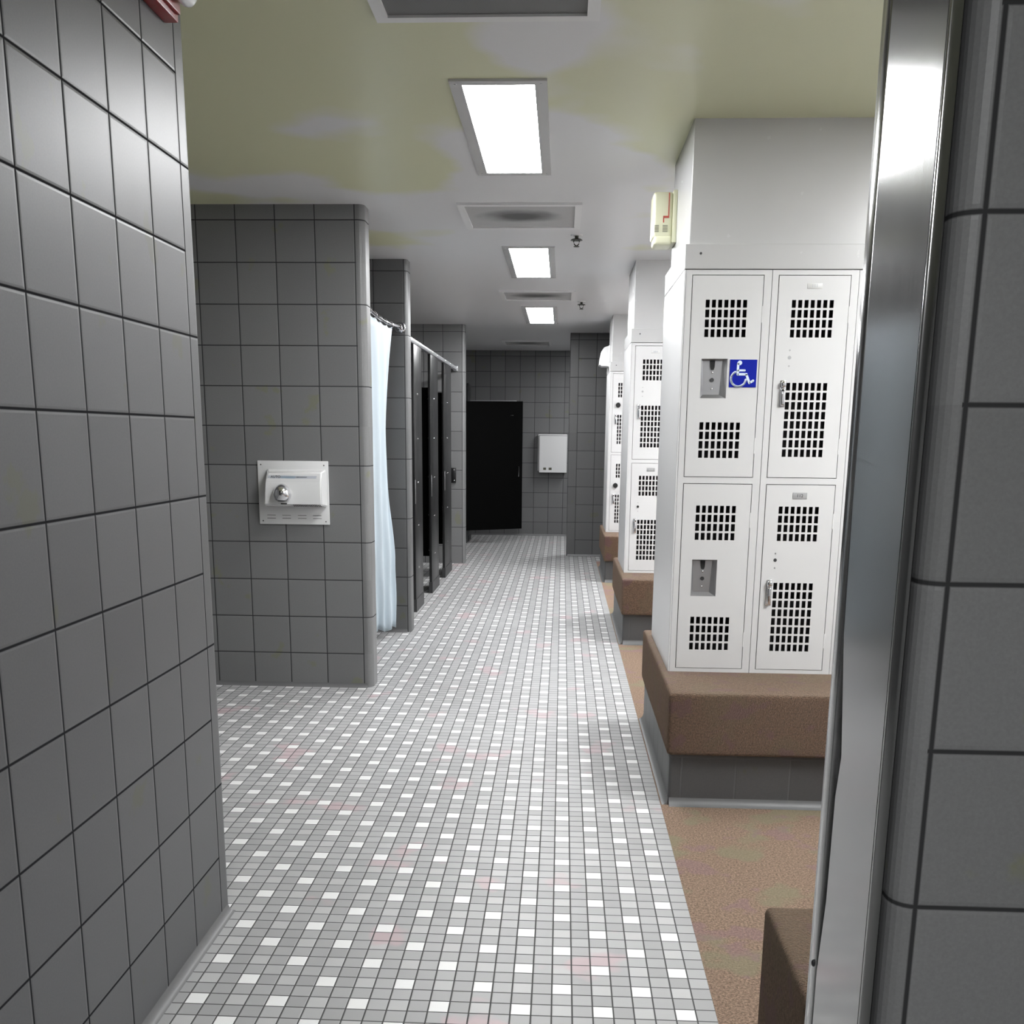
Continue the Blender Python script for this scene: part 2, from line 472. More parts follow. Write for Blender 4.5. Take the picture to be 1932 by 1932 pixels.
def rounded(poly, radii, n=6):
    out = []
    L = len(poly)
    for i, (p, r) in enumerate(zip(poly, radii)):
        if r <= 0: out.append(p); continue
        a = Vector(poly[i - 1]) - Vector(p); b = Vector(poly[(i + 1) % L]) - Vector(p)
        a.normalize(); b.normalize()
        c = Vector(p) + (a + b) * r
        for k in range(n + 1):
            t = k / n * PI / 2
            q = c - b * r * math.cos(t) - a * r * math.sin(t)
            out.append((q.x, q.y))
    return out
def wall(name, mat, poly, radii=None, z0=0.0, z1=2.5362):
    radii = radii or [0] * len(poly)
    o = MB().prism(rounded(poly, radii), z0, z1).build(name, mat)
    return struct(o)
def rect(x0, x1, y0, y1): return [(x0, y0), (x1, y0), (x1, y1), (x0, y1)]
def text(name, s, size, mat, parent, loc, flip=None, depth=0.0008):
    cu = bpy.data.curves.new('t', 'FONT'); cu.body = s; cu.size = size; cu.extrude = depth
    cu.align_x = 'CENTER'; cu.align_y = 'CENTER'
    t = bpy.data.objects.new('t', cu); COL.objects.link(t)
    bpy.context.view_layer.update()
    me = bpy.data.meshes.new_from_object(t.evaluated_get(bpy.context.evaluated_depsgraph_get()))
    bpy.data.objects.remove(t); bpy.data.curves.remove(cu)
    me.transform(Matrix.Rotation(PI / 2, 4, 'X'))
    if flip: me.transform(flip)
    off = Vector(loc); p = parent
    while p is not None: off -= p.location; p = p.parent
    me.transform(Matrix.Translation(off))
    me.materials.clear(); me.materials.append(M[mat])
    o = bpy.data.objects.new(name, me); COL.objects.link(o); o.parent = parent
    return o

H = 2.5362
# ================================================================ ROOM SHELL
struct(MB().box(-3.0, 0.405, -2.6, 15.2, -0.1, 0).build('floor', 'floor'))
struct(MB().box(0.405, 2.6, 11.6, 15.2, -0.1, 0).build('floor_far_right', 'floor'))
struct(MB().box(0.405, 2.6, -2.6, 1.42, -0.1, 0).build('floor_entry', 'floor'))
struct(MB().box(0.405, 2.6, 1.42, 11.6, -0.1, 0.0).build('floor_carpet', 'carpet'))
struct(MB().box(-3.0, 2.6, -2.6, 15.2, H, H + 0.1).build('ceiling', 'ceil'))

YB, YC, YD, YE, YF = 5.517, 7.166, 11.233, 14.572, 12.093
# wall beside the entry (left of the camera), ends in a bullnose corner
wall('wall_entry_left', 'tileA', [(-1.13, -2.6), (-0.969, -2.6), (-0.969, 2.79), (-1.13, 2.79)], [0, 0, 0.03, 0.03])
wall('wall_alcove_front', 'tileA', rect(-2.6, -1.13, 2.60, 2.75))
wall('wall_left', 'tileB', rect(-2.8, -2.6, 2.5, 15.0))
wall('wall_dryer', 'tileB', [(-2.6, YB), (-1.036, YB), (-1.036, YB + 0.16), (-2.6, YB + 0.16)], [0, 0.036, 0.036, 0])
wall('wall_shower', 'tileC', [(-2.6, YC), (-1.062, YC), (-1.062, YC + 0.16), (-2.6, YC + 0.16)], [0, 0.03, 0.03, 0])
wall('wall_stalls', 'tileD', [(-2.6, YD), (-1.058, YD), (-1.058, YD + 0.16), (-2.6, YD + 0.16)], [0, 0.03, 0.03, 0])
wall('wall_shower_back', 'tileC', rect(-2.6, -2.2, YB + 0.16, YC))
wall('wall_back', 'tileE', rect(-2.6, 2.4, YE, YE + 0.2))
wall('wall_back_right', 'tileF', [(0.065, YF), (2.4, YF), (2.4, YF + 0.16), (0.065, YF + 0.16)], [0.012, 0, 0, 0.012])
wall('wall_right', 'white_paint', rect(2.4, 2.6, -2.6, 15.0))
wall('wall_entry_back', 'tileA', rect(-1.13, 2.4, -2.8, -2.6))
# wall holding the doorway: bullnosed corner at the frame, and the header
wall('wall_front', 'tileR', [(0.430, 1.22), (2.4, 1.22), (2.4, 1.42), (0.455, 1.42), (0.455, 1.262), (0.430, 1.262)], [0.030, 0, 0, 0, 0, 0])
wall('wall_front_header', 'tileR', rect(-0.969, 2.4, 1.22, 1.42), z0=2.22)
# cove strips at the foot of the walls
def cove(name, x0, x1, y0, y1, axis, side, mat='cove', hh=0.022):
    """small quarter-round foot; axis 'x' runs along x; side = sign of the open direction"""
    mb = MB(); n = 5; pts = [(0, 0)]
    for k in range(n + 1):
        t = k / n * PI / 2
        pts.append((hh * (1 - math.sin(t)), hh * (1 - math.cos(t))))
    if axis == 'x': mb.prism_x([(y0 + side * a, b) for a, b in pts], x0, x1)
    else: mb.prism_y([(x0 + side * a, b) for a, b in pts], y0, y1)
    return struct(mb.build(name, mat, None, 60))
cove('baseboard_entry_left', -0.969, 0, -2.6, 2.765, 'y', 1, 'cove')
cove('baseboard_dryer', -2.6, -1.07, YB, 0, 'x', -1)
cove('baseboard_shower', -2.2, -1.09, YC, 0, 'x', -1)
cove('baseboard_back', -2.6, 2.4, YE, 0, 'x', -1)
cove('baseboard_back_right', 0.08, 2.4, YF, 0, 'x', -1)

# ---- door frame on the right of the doorway
fr = bpy.data.objects.new('door_1', None); COL.objects.link(fr); fr.location = (0.41, 1.3, 0); struct(fr)
mb = MB()          # reveal sheet, its far edge slightly sprung away lower down
prof = [(0.0, 1.440), (0.597, 1.440), (0.72, 1.420), (0.886, 1.416), (0.95, 1.402), (1.12, 1.438), (1.30, 1.445), (2.22, 1.445)]
for (za, ya), (zb, yb) in zip(prof[:-1], prof[1:]):
    mb.hexa([(0.403, 1.233, za), (0.418, 1.233, za), (0.418, ya, za), (0.403, ya, za), (0.403, 1.233, zb), (0.418, 1.233, zb), (0.418, yb, zb), (0.403, yb, zb)])
mb.build('frame_reveal', 'steel', fr)
box('frame_return', 'steel', fr, 0.4032, 0.4170, 1.2245, 1.2335, 0, 2.22, bev=0.002)
box('frame_gap_shade', 'dark', fr, 0.4185, 0.4545, 1.262, 1.448, 0, 2.22)  # black block: shade of the open gap put into its colour
box('frame_edge_strip', 'steel', fr, 0.4025, 0.4545, 1.4485, 1.486, 0, 2.22, bev=0.002)
MB().sphere((0.402, 1.456, 0.60), 0.004, 0.004, 0.006, 10, 8).build('screw', 'shoe', fr, 60)

# ================================================================ CEILING FIXTURES
def ceiling_light(y0, y1, label, x0=-0.400, x1=-0.074, mat='lamp', group='long ceiling lights down the aisle'):
    t = thing('ceiling_light', label, 'ceiling light', ((x0 + x1) / 2, (y0 + y1) / 2, H - 0.01), group)
    xs = [x0, x0 + 0.042, x1 - 0.042, x1]; ys = [y0, y0 + 0.04, y1 - 0.04, y1]
    ring(x0, x1, y0, y1, 0.042, 0.04, H - 0.008, H).build('frame', 'white_paint', t)
    box('diffuser', mat, t, xs[1], xs[2], ys[1], ys[2], H - 0.006, H - 0.001)
    mb = MB()
    for (sx, sy) in ((x0 + 0.02, y0 + 0.03), (x0 + 0.02, y1 - 0.03), (x1 - 0.02, y0 + 0.03), (x1 - 0.02, y1 - 0.03)):
        MB_s = mb.cyl((sx, sy, H - 0.0095), (sx, sy, H - 0.007), 0.004, n=8)
    mb.build('screw', 'satin', t, split=True)
    return t
ceiling_light(3.665, 4.905, 'nearest glowing rectangular ceiling light, between the first two ceiling vents')
ceiling_light(6.69, 7.95, 'second glowing ceiling light, beyond the soot-stained square vent and sprinkler')
ceiling_light(9.69, 11.08, 'farthest and smallest glowing ceiling light before the tiled back wall')
for k_, yy in enumerate((1.95, 5.15, 8.25)):
    ceiling_light(yy, yy + 1.2, ('ceiling light over the near locker bay behind the door frame',
        'ceiling light over the middle locker bay behind the first locker bank',
        'ceiling light over the far locker bay behind the second locker bank')[k_], 1.62, 2.04, 'lamp_bay', 'ceiling lights above the locker bays')
ceiling_light(12.65, 14.05, 'ceiling light behind the tiled pier, over the changing station', 0.75, 1.07, 'lamp', None)
ceiling_light(-1.6, -0.4, 'added unseen ceiling light in the entry behind the camera', -0.40, -0.074, 'lamp_entry_added', None)  # added, out of view, to brighten the entry-side tile walls

def vent(x0, x1, y0, y1, label, gm='grille'):
    t = thing('ceiling_vent', label, 'ceiling vent', ((x0 + x1) / 2, (y0 + y1) / 2, H - 0.01), 'square exhaust vents in the ceiling')
    f = 0.035
    ring(x0, x1, y0, y1, f, f, H - 0.012, H).build('frame', 'vent_frame', t)
    box('grille', gm, t, x0 + f, x1 - f, y0 + f, y1 - f, H - 0.005, H - 0.0005)
vent(-0.545, 0.080, 2.55, 3.165, 'nearest ceiling vent, grey mesh cut off by the top edge of the photo', 'grille_clean')
vent(-0.560, 0.075, 5.485, 6.105, 'ceiling vent with a dark soot stain between the first and second lights')
vent(-0.540, 0.082, 8.65, 9.22, 'ceiling vent with dark streaks between the second and third lights')
vent(-0.78, -0.16, 13.1, 13.7, 'faint ceiling vent beyond the last light near the back wall')

def sprinkler(x, y, label):
    t = thing('sprinkler_head', label, 'sprinkler', (x, y, H - 0.05), 'ceiling sprinkler heads')
    MB().cyl((x, y, H - 0.006), (x, y, H), 0.032, 0.036, 24).build('escutcheon', 'vent_frame', t, 40)
    MB().cyl((x, y, H - 0.026), (x, y, H - 0.004), 0.011, n=12).build('nozzle', 'brass', t, 40)
    mb = MB()
    for sg in (-1, 1):
        mb.tube([(x + sg * 0.011, y, H - 0.024), (x + sg * 0.017, y, H - 0.036), (x + sg * 0.013, y, H - 0.052), (x, y, H - 0.062)], 0.0032, 8)
    mb.build('yoke', 'brass', t, 60)
    MB().cyl((x, y, H - 0.066), (x, y, H - 0.063), 0.017, n=16).build('deflector', 'brass', t, 40)
    MB().cyl((x, y, H - 0.030), (x, y, H - 0.024), 0.036, 0.030, 16).build('guard_ring', 'brass', t, 40)
sprinkler(0.058, 6.33, 'nearer dark sprinkler head hanging beside the stained ceiling vent')
sprinkler(0.140, 9.33, 'farther small sprinkler head right of the third ceiling vent')

# ================================================================ LOCKER BANKS
LW = 0.3235                      # width of one column
ZB, ZT = 0.452, 2.008            # foot and top of the lockers
XL = 0.4535
D_TOP = (1.240, 1.988); D_BOT = (0.470, 1.211)
def holes_grid(x0, z0, nx, nz, wx=0.0152, px=0.02345, hz=0.0285, pz=0.0358):
    """x and z spans of perforations starting at left x0 and bottom z0"""
    return [(x0 + i * px, x0 + i * px + wx) for i in range(nx)], [(z0 + j * pz, z0 + j * pz + hz) for j in range(nz)]
def door_panel(mb, x0, x1, z0, z1, grids, y0, y1, pocket=None):
    xs = {x0, x1}; zs = {z0, z1}; rects = []
    for gx, gz in grids:
        for a, b in gx: xs.update((a, b))
        for a, b in gz: zs.update((a, b))
        for a in gx:
            for b in gz: rects.append((a, b))
    if pocket:
        xs.update(pocket[0]); zs.update(pocket[1]); rects.append(pocket)
    xs = sorted(xs); zs = sorted(zs)
    # drop nearly equal coordinates
    def uniq(v):
        o = [v[0]]
        for q in v[1:]:
            if q - o[-1] > 1e-5: o.append(q)
        return o
    xs = uniq(xs); zs = uniq(zs)
    holes = set()
    for i in range(len(xs) - 1):
        cx = (xs[i] + xs[i + 1]) / 2
        for j in range(len(zs) - 1):
            cz = (zs[j] + zs[j + 1]) / 2
            for (a, b) in rects:
                if a[0] < cx < a[1] and b[0] < cz < b[1]: holes.add((i, j)); break
    mb.grid_panel(xs, zs, holes, y0, y1)

def locker(x, y, label, kind, plates=None, knobs='lock', group='two-tier white lockers'):
    """one column of two stacked lockers, left frame edge at x, front at y"""
    t = thing('locker', label, 'locker', (x + LW / 2, y + 0.19, ZB), group)
    dx0, dx1 = x + 0.0265, x + 0.2915
    mb = MB()
    g = 0.0026
    xs = [x + 0.001, dx0 - g, dx1 + g, x + LW - 0.001]
    zs = [ZB, D_BOT[0] - g, D_BOT[1] + g, D_TOP[0] - g, D_TOP[1] + g, ZT]
    mb.grid_panel(xs, zs, {(1, 1), (1, 3)}, y, y + 0.012)
    mb.build('face_frame', 'locker', t)
    def tray(xa, xb, ya, yb, za, zb, name, mat):      # five-sided shell open to the front
        m = MB(); c = [(xa, za), (xb, za), (xb, zb), (xa, zb)]
        f = [m.bm.verts.new((q[0], ya, q[1])) for q in c]; r = [m.bm.verts.new((q[0], yb, q[1])) for q in c]
        for i in range(4): m.bm.faces.new((f[i], f[(i + 1) % 4], r[(i + 1) % 4], r[i]))
        m.bm.faces.new(r)
        return m.build(name, mat, t)
    tray(x + 0.001, x + LW - 0.001, y + 0.012, y + 0.385, ZB, ZT, 'body', 'locker')
    for z0, z1 in (D_BOT, D_TOP): tray(x + 0.005, x + LW - 0.005, y + 0.0135, y + 0.380, z0 - 0.01, z1 + 0.01, 'inner_shade_tray', 'locker_in')  # darkened trays stand in for shade behind the perforations
    for k, (z0, z1) in enumerate((D_TOP, D_BOT)):
        gx = x + 0.0785
        if k == 0: t_top, t_bot = z0 + 0.525, z0 + (0.072 if kind == 'pocket' else 0.079)
        else: t_top, t_bot = z0 + 0.521, z0 + 0.075
        grids = [holes_grid(gx, t_top, 7, 4)]
        pocket = None
        if kind == 'pocket':
            grids.append(holes_grid(gx - 0.002, t_bot, 7, 4))
            pc = z0 + (0.372 if k == 0 else 0.369)
            pocket = ((x + 0.073, x + 0.172), (pc - 0.0735, pc + 0.0735))
        else:
            grids.append(holes_grid(gx - 0.002, t_bot, 7, 8))
        mb = MB()
        door_panel(mb, dx0, dx1, z0, z1, grids, y - 0.0015, y + 0.002, pocket)
        d = mb.build('door', 'locker', t)
        mb = MB()       # hinge knuckles on the right edge
        for hz in (z0 + 0.12, z1 - 0.14): mb.cyl((dx1 + 0.0008, y - 0.001, hz - 0.03), (dx1 + 0.0008, y - 0.001, hz + 0.03), 0.0022, n=8)
        mb.build('hinge', 'locker', d, split=True)
        if kind == 'pocket':
            (a, b), (c0, c1) = pocket
            yb = y + 0.020
            mb = MB(); i0, i1, j0, j1 = a + 0.012, b - 0.020, c0 + 0.014, c1 - 0.006
            # sloped sides of the pressed recess, narrower at its foot
            F = [(a - 0.001, c0 - 0.001), (b - 0.0, c0 - 0.001), (b + 0.001, c1 + 0.001), (a - 0.001, c1 + 0.001)]
            Bq = [(i0, j0), (i1 - 0.004, j0), (i1 + 0.004, j1), (i0 - 0.004, j1)]
            vf = [mb.bm.verts.new((p[0], y - 0.0018, p[1])) for p in F]
            vb = [mb.bm.verts.new((p[0], yb, p[1])) for p in Bq]
            for i in range(4): mb.bm.faces.new((vf[i], vf[(i + 1) % 4], vb[(i + 1) % 4], vb[i]))
            mb.bm.faces.new(vb)
            rp = mb.build('recessed_handle', 'satin', d)
            cx = (i0 + i1) / 2
            MB().prism_y([(cx - 0.011, j1), (cx - 0.008, j1 - 0.024), (cx - 0.005, j1 - 0.034), (cx + 0.005, j1 - 0.034), (cx + 0.008, j1 - 0.024), (cx + 0.009, j1)], yb - 0.004, yb - 0.0005).build('latch_slot', 'dark', rp)
            mb = MB()
            mb.cyl((cx, yb - 0.003, j0 + 0.055), (cx, yb, j0 + 0.055), 0.008, n=14)
            mb.build('key_hole', 'shoe', rp)
            mb = MB()
            for q in (j1 - 0.044, j0 + 0.022): mb.sphere((cx, yb - 0.001, q), 0.004, 0.002, 0.004, 10, 6)
            mb.build('rivet', 'chrome', rp, 60, split=True)
        else:
            hx = x + 0.062 if k == 0 else x + 0.057
            sz = z0 + (0.451 if k == 0 else 0.445)
            if knobs == 'dots' or (knobs == 'mixed' and k == 0):
                mb = MB(); mb.cyl((hx + 0.02, y - 0.0025, sz), (hx + 0.02, y - 0.001, sz), 0.0068, n=14)
                mb.build('lock', 'satin' if k == 0 else 'shoe', d)
            elif knobs == 'mixed':
                MB().cyl((hx + 0.02, y - 0.004, sz), (hx + 0.02, y - 0.001, sz), 0.0085, n=14).build('lock', 'dark', d)
            else:
                MB().cyl((hx + 0.02, y - 0.022, sz), (hx + 0.02, y - 0.001, sz), 0.021, 0.024, 24).build('combination_dial', 'dark', d, 40)
            mb = MB()
            for q in (0.027, -0.031): mb.cyl((hx + 0.02, y - 0.0025, sz + q), (hx + 0.02, y - 0.001, sz + q), 0.0032, n=10)
            mb.build('screw', 'satin', d, split=True)
            # chrome lift handle
            h0, h1 = (z0 + 0.268, z0 + 0.367) if k == 0 else (z0 + 0.262, z0 + 0.366)
            xc = hx - 0.0075 + 0.01
            mb = MB()
            mb.box(xc - 0.011, xc + 0.011, y - 0.004, y - 0.0012, h0, h1, 0.0015)
            mb.box(xc - 0.0085, xc + 0.0085, y - 0.018, y - 0.004, h0 + 0.004, h1 - 0.030, 0.005, 3)
            mb.box(xc - 0.010, xc + 0.010, y - 0.022, y - 0.004, h1 - 0.026, h1 - 0.003, 0.006, 3)
            mb.build('handle', 'chrome', d, 50)
            if plates:
                pz = z1 - 0.037 if k == 0 else z1 - 0.042
                ph = 0.010 if k == 0 else 0.0125
                px = x + 0.160 if k == 0 else x + 0.157
                pl = MB().box(px - 0.028, px + 0.028, y - 0.0035, y - 0.0012, pz - ph, pz + ph, 0.001).build('number_plate', 'plate_pale' if k == 0 else 'plate_grey', d, 40)
                if plates[k]:
                    text('number', plates[k], 0.017, 'label' if k == 0 else 'ink', pl, (px, y - 0.0037, pz), depth=0.0003)
                else:
                    mb = MB()
                    for q in (-0.010, 0.0, 0.010): mb.box(px + q - 0.003, px + q + 0.003, y - 0.0040, y - 0.0034, pz - 0.005, pz + 0.005)
                    mb.build('worn_digits', 'label' if k == 0 else 'satin', pl)
    return t

BANKS = [(4.095, 3.727, 2), (7.185, 6.835, 1), (10.30, 9.86, 1)]
for b, (yf, yb, ncol) in enumerate(BANKS):
    nm = ('nearest', 'middle', 'farthest')[b]
    # carpeted bench on a tiled base
    t = thing('locker_bench', {
        0: 'nearest carpeted bench under the locker with the blue wheelchair sign',
        1: 'middle brown carpeted bench on grey tile base under the second locker bank',
        2: 'farthest small brown carpeted bench by the grey tiled pier'}[b], 'bench', (1.2, yb + 0.65, 0), 'carpeted benches under the lockers')
    mb = MB(); mb.box(0.418, 2.395, yb, yb + 1.29, 0.208, 0.452, 0.014, 3)
    # subdivide and roughen the pile edge
    bmesh.ops.subdivide_edges(mb.bm, edges=[e_ for e_ in mb.bm.edges if e_.calc_length() > 0.2], cuts=10, use_grid_fill=True)
    mb.build('carpet_cover', 'bench', t, 50)
    MB().prism(rounded(rect(0.432, 2.395, yb + 0.035, yb + 1.255), [0.012, 0, 0, 0.012]), 0.0, 0.2085).build('tiled_base', 'tileBase', t)
    mb = MB()
    n = 5; hh = 0.028
    pts = [(0, 0)] + [(hh * (1 - math.sin(k / n * PI / 2)), hh * (1 - math.cos(k / n * PI / 2))) for k in range(n + 1)]
    mb.prism_x([(yb + 0.035 - a, c) for a, c in pts], 0.436, 2.39)
    mb.prism_y([(0.432 - a * 0.8, c) for a, c in pts], yb + 0.03, yb + 1.26)
    mb.build('cove_foot', 'coveL', t, 60)
    # end panel of the bank
    e = MB().box(0.447, 0.4535, yf - 0.001, yf + 0.775, ZB, ZT, 0.002).build('locker_end_panel', 'panel')
    tag(e, '%s white metal side panel closing the %s' % (nm, ('bank with the wheelchair sign', 'second locker bank', 'third locker bank')[b]), 'panel', 'end panels of the locker banks')
    # filler panel beside the last locker, and the core between back-to-back lockers
    xr = XL + ncol * LW
    mb = MB(); mb.box(xr + 0.001, 2.399, yf + 0.0015, yf + 0.385, ZB, ZT)
    struct(mb.build('trim_%d' % (b * 3 + 1), 'locker'))
    struct(MB().box(XL + 0.001, 2.399, yf + 0.387, yf + 0.775, ZB, ZT - 0.001).build('trim_%d' % (b * 3 + 2), 'locker'))
    # flat trim band over the lockers, with its screw, then the painted pillar to the ceiling
    tb = MB().box(0.447, 2.399, yf - 0.003, yf + 0.778, ZT + 0.003, ZT + 0.092, 0.002).build('trim_%d' % (b * 3 + 3), 'white_paint'); struct(tb)
    MB().cyl((0.505, yf - 0.0055, ZT + 0.058), (0.505, yf - 0.0025, ZT + 0.058), 0.0045, n=10).build('screw', 'shoe', tb)
    wall('wall_locker_pier_%s' % nm, 'white_paint', rect(0.462, 2.399, yf + 0.012, yf + 0.68), [0.004] * 2 + [0] * 2, z0=ZT + 0.092)

L1 = locker(XL, 4.095, 'left locker of the nearest bank, with recessed handles and the wheelchair sign', 'pocket')
L2 = locker(XL + LW, 4.095, 'right locker of the nearest bank, with lift handles and number plates', 'handle', ('111', '112'), 'dots')
L3 = locker(XL, 7.185, 'white locker of the middle bank, partly hidden behind the nearest side panel', 'handle', (None, None), 'mixed')
L4 = locker(XL, 10.30, 'farthest white locker, with two black combination dials', 'handle', None, 'dial')

# blue wheelchair sign stuck on the left locker
sg = thing('accessibility_sign', 'blue wheelchair symbol sign on the upper left locker door', 'sign', (0.687, 4.092, 1.63))
X0, X1, ZZ0, ZZ1 = 0.635, 0.738, 1.580, 1.683
MB().box(X0, X1, 4.0905, 4.0930, ZZ0, ZZ1, 0.001).build('plate', 'blue', sg)
def P2(u, v): return (X0 + u * (X1 - X0), 4.0895, ZZ0 + v * (ZZ1 - ZZ0))
mb = MB()
def stroke(pts, wd):
    pts = [Vector((p[0], p[2])) for p in (P2(*q) for q in pts)]
    for a, b in zip(pts[:-1], pts[1:]):
        d = (b - a).normalized(); n = Vector((-d.y, d.x)) * wd / 2
        mb.prism_y([tuple(a + n), tuple(a - n), tuple(b - n), tuple(b + n)], 4.0888, 4.0906)
    for a in pts:
        mb.cyl((a.x, 4.0888, a.y), (a.x, 4.0906, a.y), wd / 2, n=16)
wd = 0.0088
stroke([(0.30, 0.86), (0.30, 0.47), (0.62, 0.47), (0.75, 0.16), (0.88, 0.24)], wd)
stroke([(0.30, 0.61), (0.55, 0.61)], wd * 0.85)
arc = []
for k in range(22):
    a = math.radians(118 + k * (236 / 21))
    arc.append((0.335 + 0.275 * math.cos(a), 0.305 + 0.275 * math.sin(a)))
stroke(arc, wd * 0.9)
c = P2(0.36, 0.88); mb.cyl((c[0], 4.0888, c[2]), (c[0], 4.0906, c[2]), 0.0085, n=24)
mb.build('wheelchair_symbol', 'white_ink', sg)

# small carpeted step just behind the door frame
t = thing('carpeted_step', 'dark brown carpeted block at the lower right behind the door frame', 'bench', (0.9, 1.70, 0))
mb = MB().box(0.428, 1.40, 1.58, 1.945, 0.0, 0.460, 0.014, 3)
bmesh.ops.subdivide_edges(mb.bm, edges=[e_ for e_ in mb.bm.edges if e_.calc_length() > 0.15], cuts=6, use_grid_fill=True)
mb.build('carpet_cover', 'bench', t, 50)

# ================================================================ WALL THINGS
# fire alarm sounder on the nearest pier (faces the aisle)
t = thing('alarm_sounder', 'cream alarm box with a red mark on the pillar above the nearest lockers', 'alarm', (0.46, 4.62, 2.19))
box('mounting_plate', 'cream', t, 0.444, 0.462, 4.605, 4.76, 2.195, 2.402, bev=0.003)
box('housing', 'cream', t, 0.362, 0.446, 4.615, 4.75, 2.212, 2.398, bev=0.014, seg=4)
MB().cyl((0.372, 4.66, 2.214), (0.372, 4.66, 2.214 + 0.16), 0.004, n=8)
box('lamp_foot', 'cream', t, 0.368, 0.446, 4.612, 4.74, 2.186, 2.226, bev=0.013, seg=4)
mb = MB()
for q in range(5):
    mb.box(0.404, 0.425, 4.6135, 4.6155, 2.238 + q * 0.006, 2.2405 + q * 0.006)
    mb.box(0.370, 0.388, 4.6135, 4.6155, 2.238 + q * 0.006, 2.2405 + q * 0.006)
mb.build('sound_slots', 'olive', t)
mb = MB()
mb.box(0.4255, 0.4295, 4.6125, 4.6155, 2.300, 2.392); mb.box(0.405, 0.4295, 4.6125, 4.6155, 2.293, 2.301); mb.box(0.405, 0.409, 4.6125, 4.6155, 2.275, 2.296)
mb.build('red_marking', 'redmark', t)
# white emergency unit on the farthest pier
t = thing('emergency_light', 'small white curved wall unit above the farthest locker', 'light', (0.43, 10.7, 2.08))
mb = MB()
pr = [(0.461, 2.08), (0.461, 2.272), (0.425, 2.270), (0.395, 2.258), (0.372, 2.225), (0.358, 2.16), (0.352, 2.095), (0.372, 2.082)]
mb.prism_y([(a, b) for a, b in pr], 10.62, 10.86)
mb.build('cover', 'plastic', t, 30)
box('back_plate', 'plastic', t, 0.44, 0.4618, 10.60, 10.88, 2.072, 2.278, bev=0.003)

# red fire strobe high on the entry wall
t = thing('fire_strobe', 'red fire alarm strobe with white lens at the top left corner', 'alarm', (-0.969, 2.58, 2.35))
box('back_box', 'red', t, -0.9688, -0.935, 2.40, 2.655, 2.345, 2.47, bev=0.003)
box('face', 'red', t, -0.9355, -0.925, 2.45, 2.645, 2.358, 2.46, bev=0.003)
MB().sphere((-0.905, 2.62, 2.425), 0.028, 0.065, 0.055, 20, 14).build('lens', 'lens', t, 60)

# hand dryer
t = thing('hand_dryer', 'white wall hand dryer with a round chrome nozzle on the tiled stub wall', 'hand dryer', (-1.448, 5.517, 0.907))
box('wall_plate', 'dryer', t, -1.641, -1.256, 5.508, 5.5168, 0.907, 1.247, bev=0.003)
yo = 5.42
fx0, fx1, fz0, fz1 = -1.573, -1.276, 1.022, 1.188
mb = MB()
bk = [(-1.600, 0.990), (-1.268, 0.990), (-1.268, 1.196), (-1.590, 1.196)]
b = bmesh.new()
v = [b.verts.new((x, 5.508, z)) for x, z in ((-1.606, 1.004), (-1.264, 1.004), (-1.264, 1.204), (-1.590, 1.204))] + \
    [b.verts.new((x, yo, z)) for x, z in ((-1.588, 1.016), (-1.276, 1.016), (-1.276, 1.138), (-1.580, 1.138))] + \
    [b.verts.new((x, yo + 0.020, z)) for x, z in ((-1.276, 1.190), (-1.566, 1.190))]
for f in ((4, 5, 6, 7), (7, 6, 8, 9), (0, 1, 5, 4), (1, 2, 8, 6, 5), (2, 3, 9, 8), (3, 0, 4, 7, 9), (3, 2, 1, 0)):
    b.faces.new([v[i] for i in f])
bmesh.ops.recalc_face_normals(b, faces=b.faces)
bmesh.ops.bevel(b, geom=list(b.edges), offset=0.006, segments=3, affect='EDGES')
mb.merge(b)
body = mb.build('cover', 'dryer', t, 40)
# label strip follows the sloped upper face
def slope(x, z): return (x, yo + 0.020 * (z - 1.138) / 0.052 - 0.0006, z)
lab = MB()
def slab(x0, x1, z0, z1, dy=0.0006, sk=0.004):
    p = [slope(x0 - sk, z0), slope(x1 - sk, z0), slope(x1, z1), slope(x0, z1)]
    lab.hexa([p[0], p[1], (p[1][0], p[1][1] + dy, p[1][2]), (p[0][0], p[0][1] + dy, p[0][2]), p[3], p[2], (p[2][0], p[2][1] + dy, p[2][2]), (p[3][0], p[3][1] + dy, p[3][2])])
slab(-1.562, -1.300, 1.157, 1.171)
ls = lab.build('label_strip', 'label', body)
lab = MB(); slab(-1.493, -1.415, 1.1575, 1.1705, 0.0012); lab.build('blue_band', 'label_blue', ls)
rot = Matrix.Rotation(-math.atan2(0.020, 0.052), 4, 'X')
text('auto_lettering', 'AUTO', 0.019, 'ink', ls, slope(-1.522, 1.1645 + 0.0000), rot, 0.0012)
lab = MB(); slab(-1.410, -1.352, 1.162, 1.166, 0.0014); lab.build('small_print', 'ink', ls)
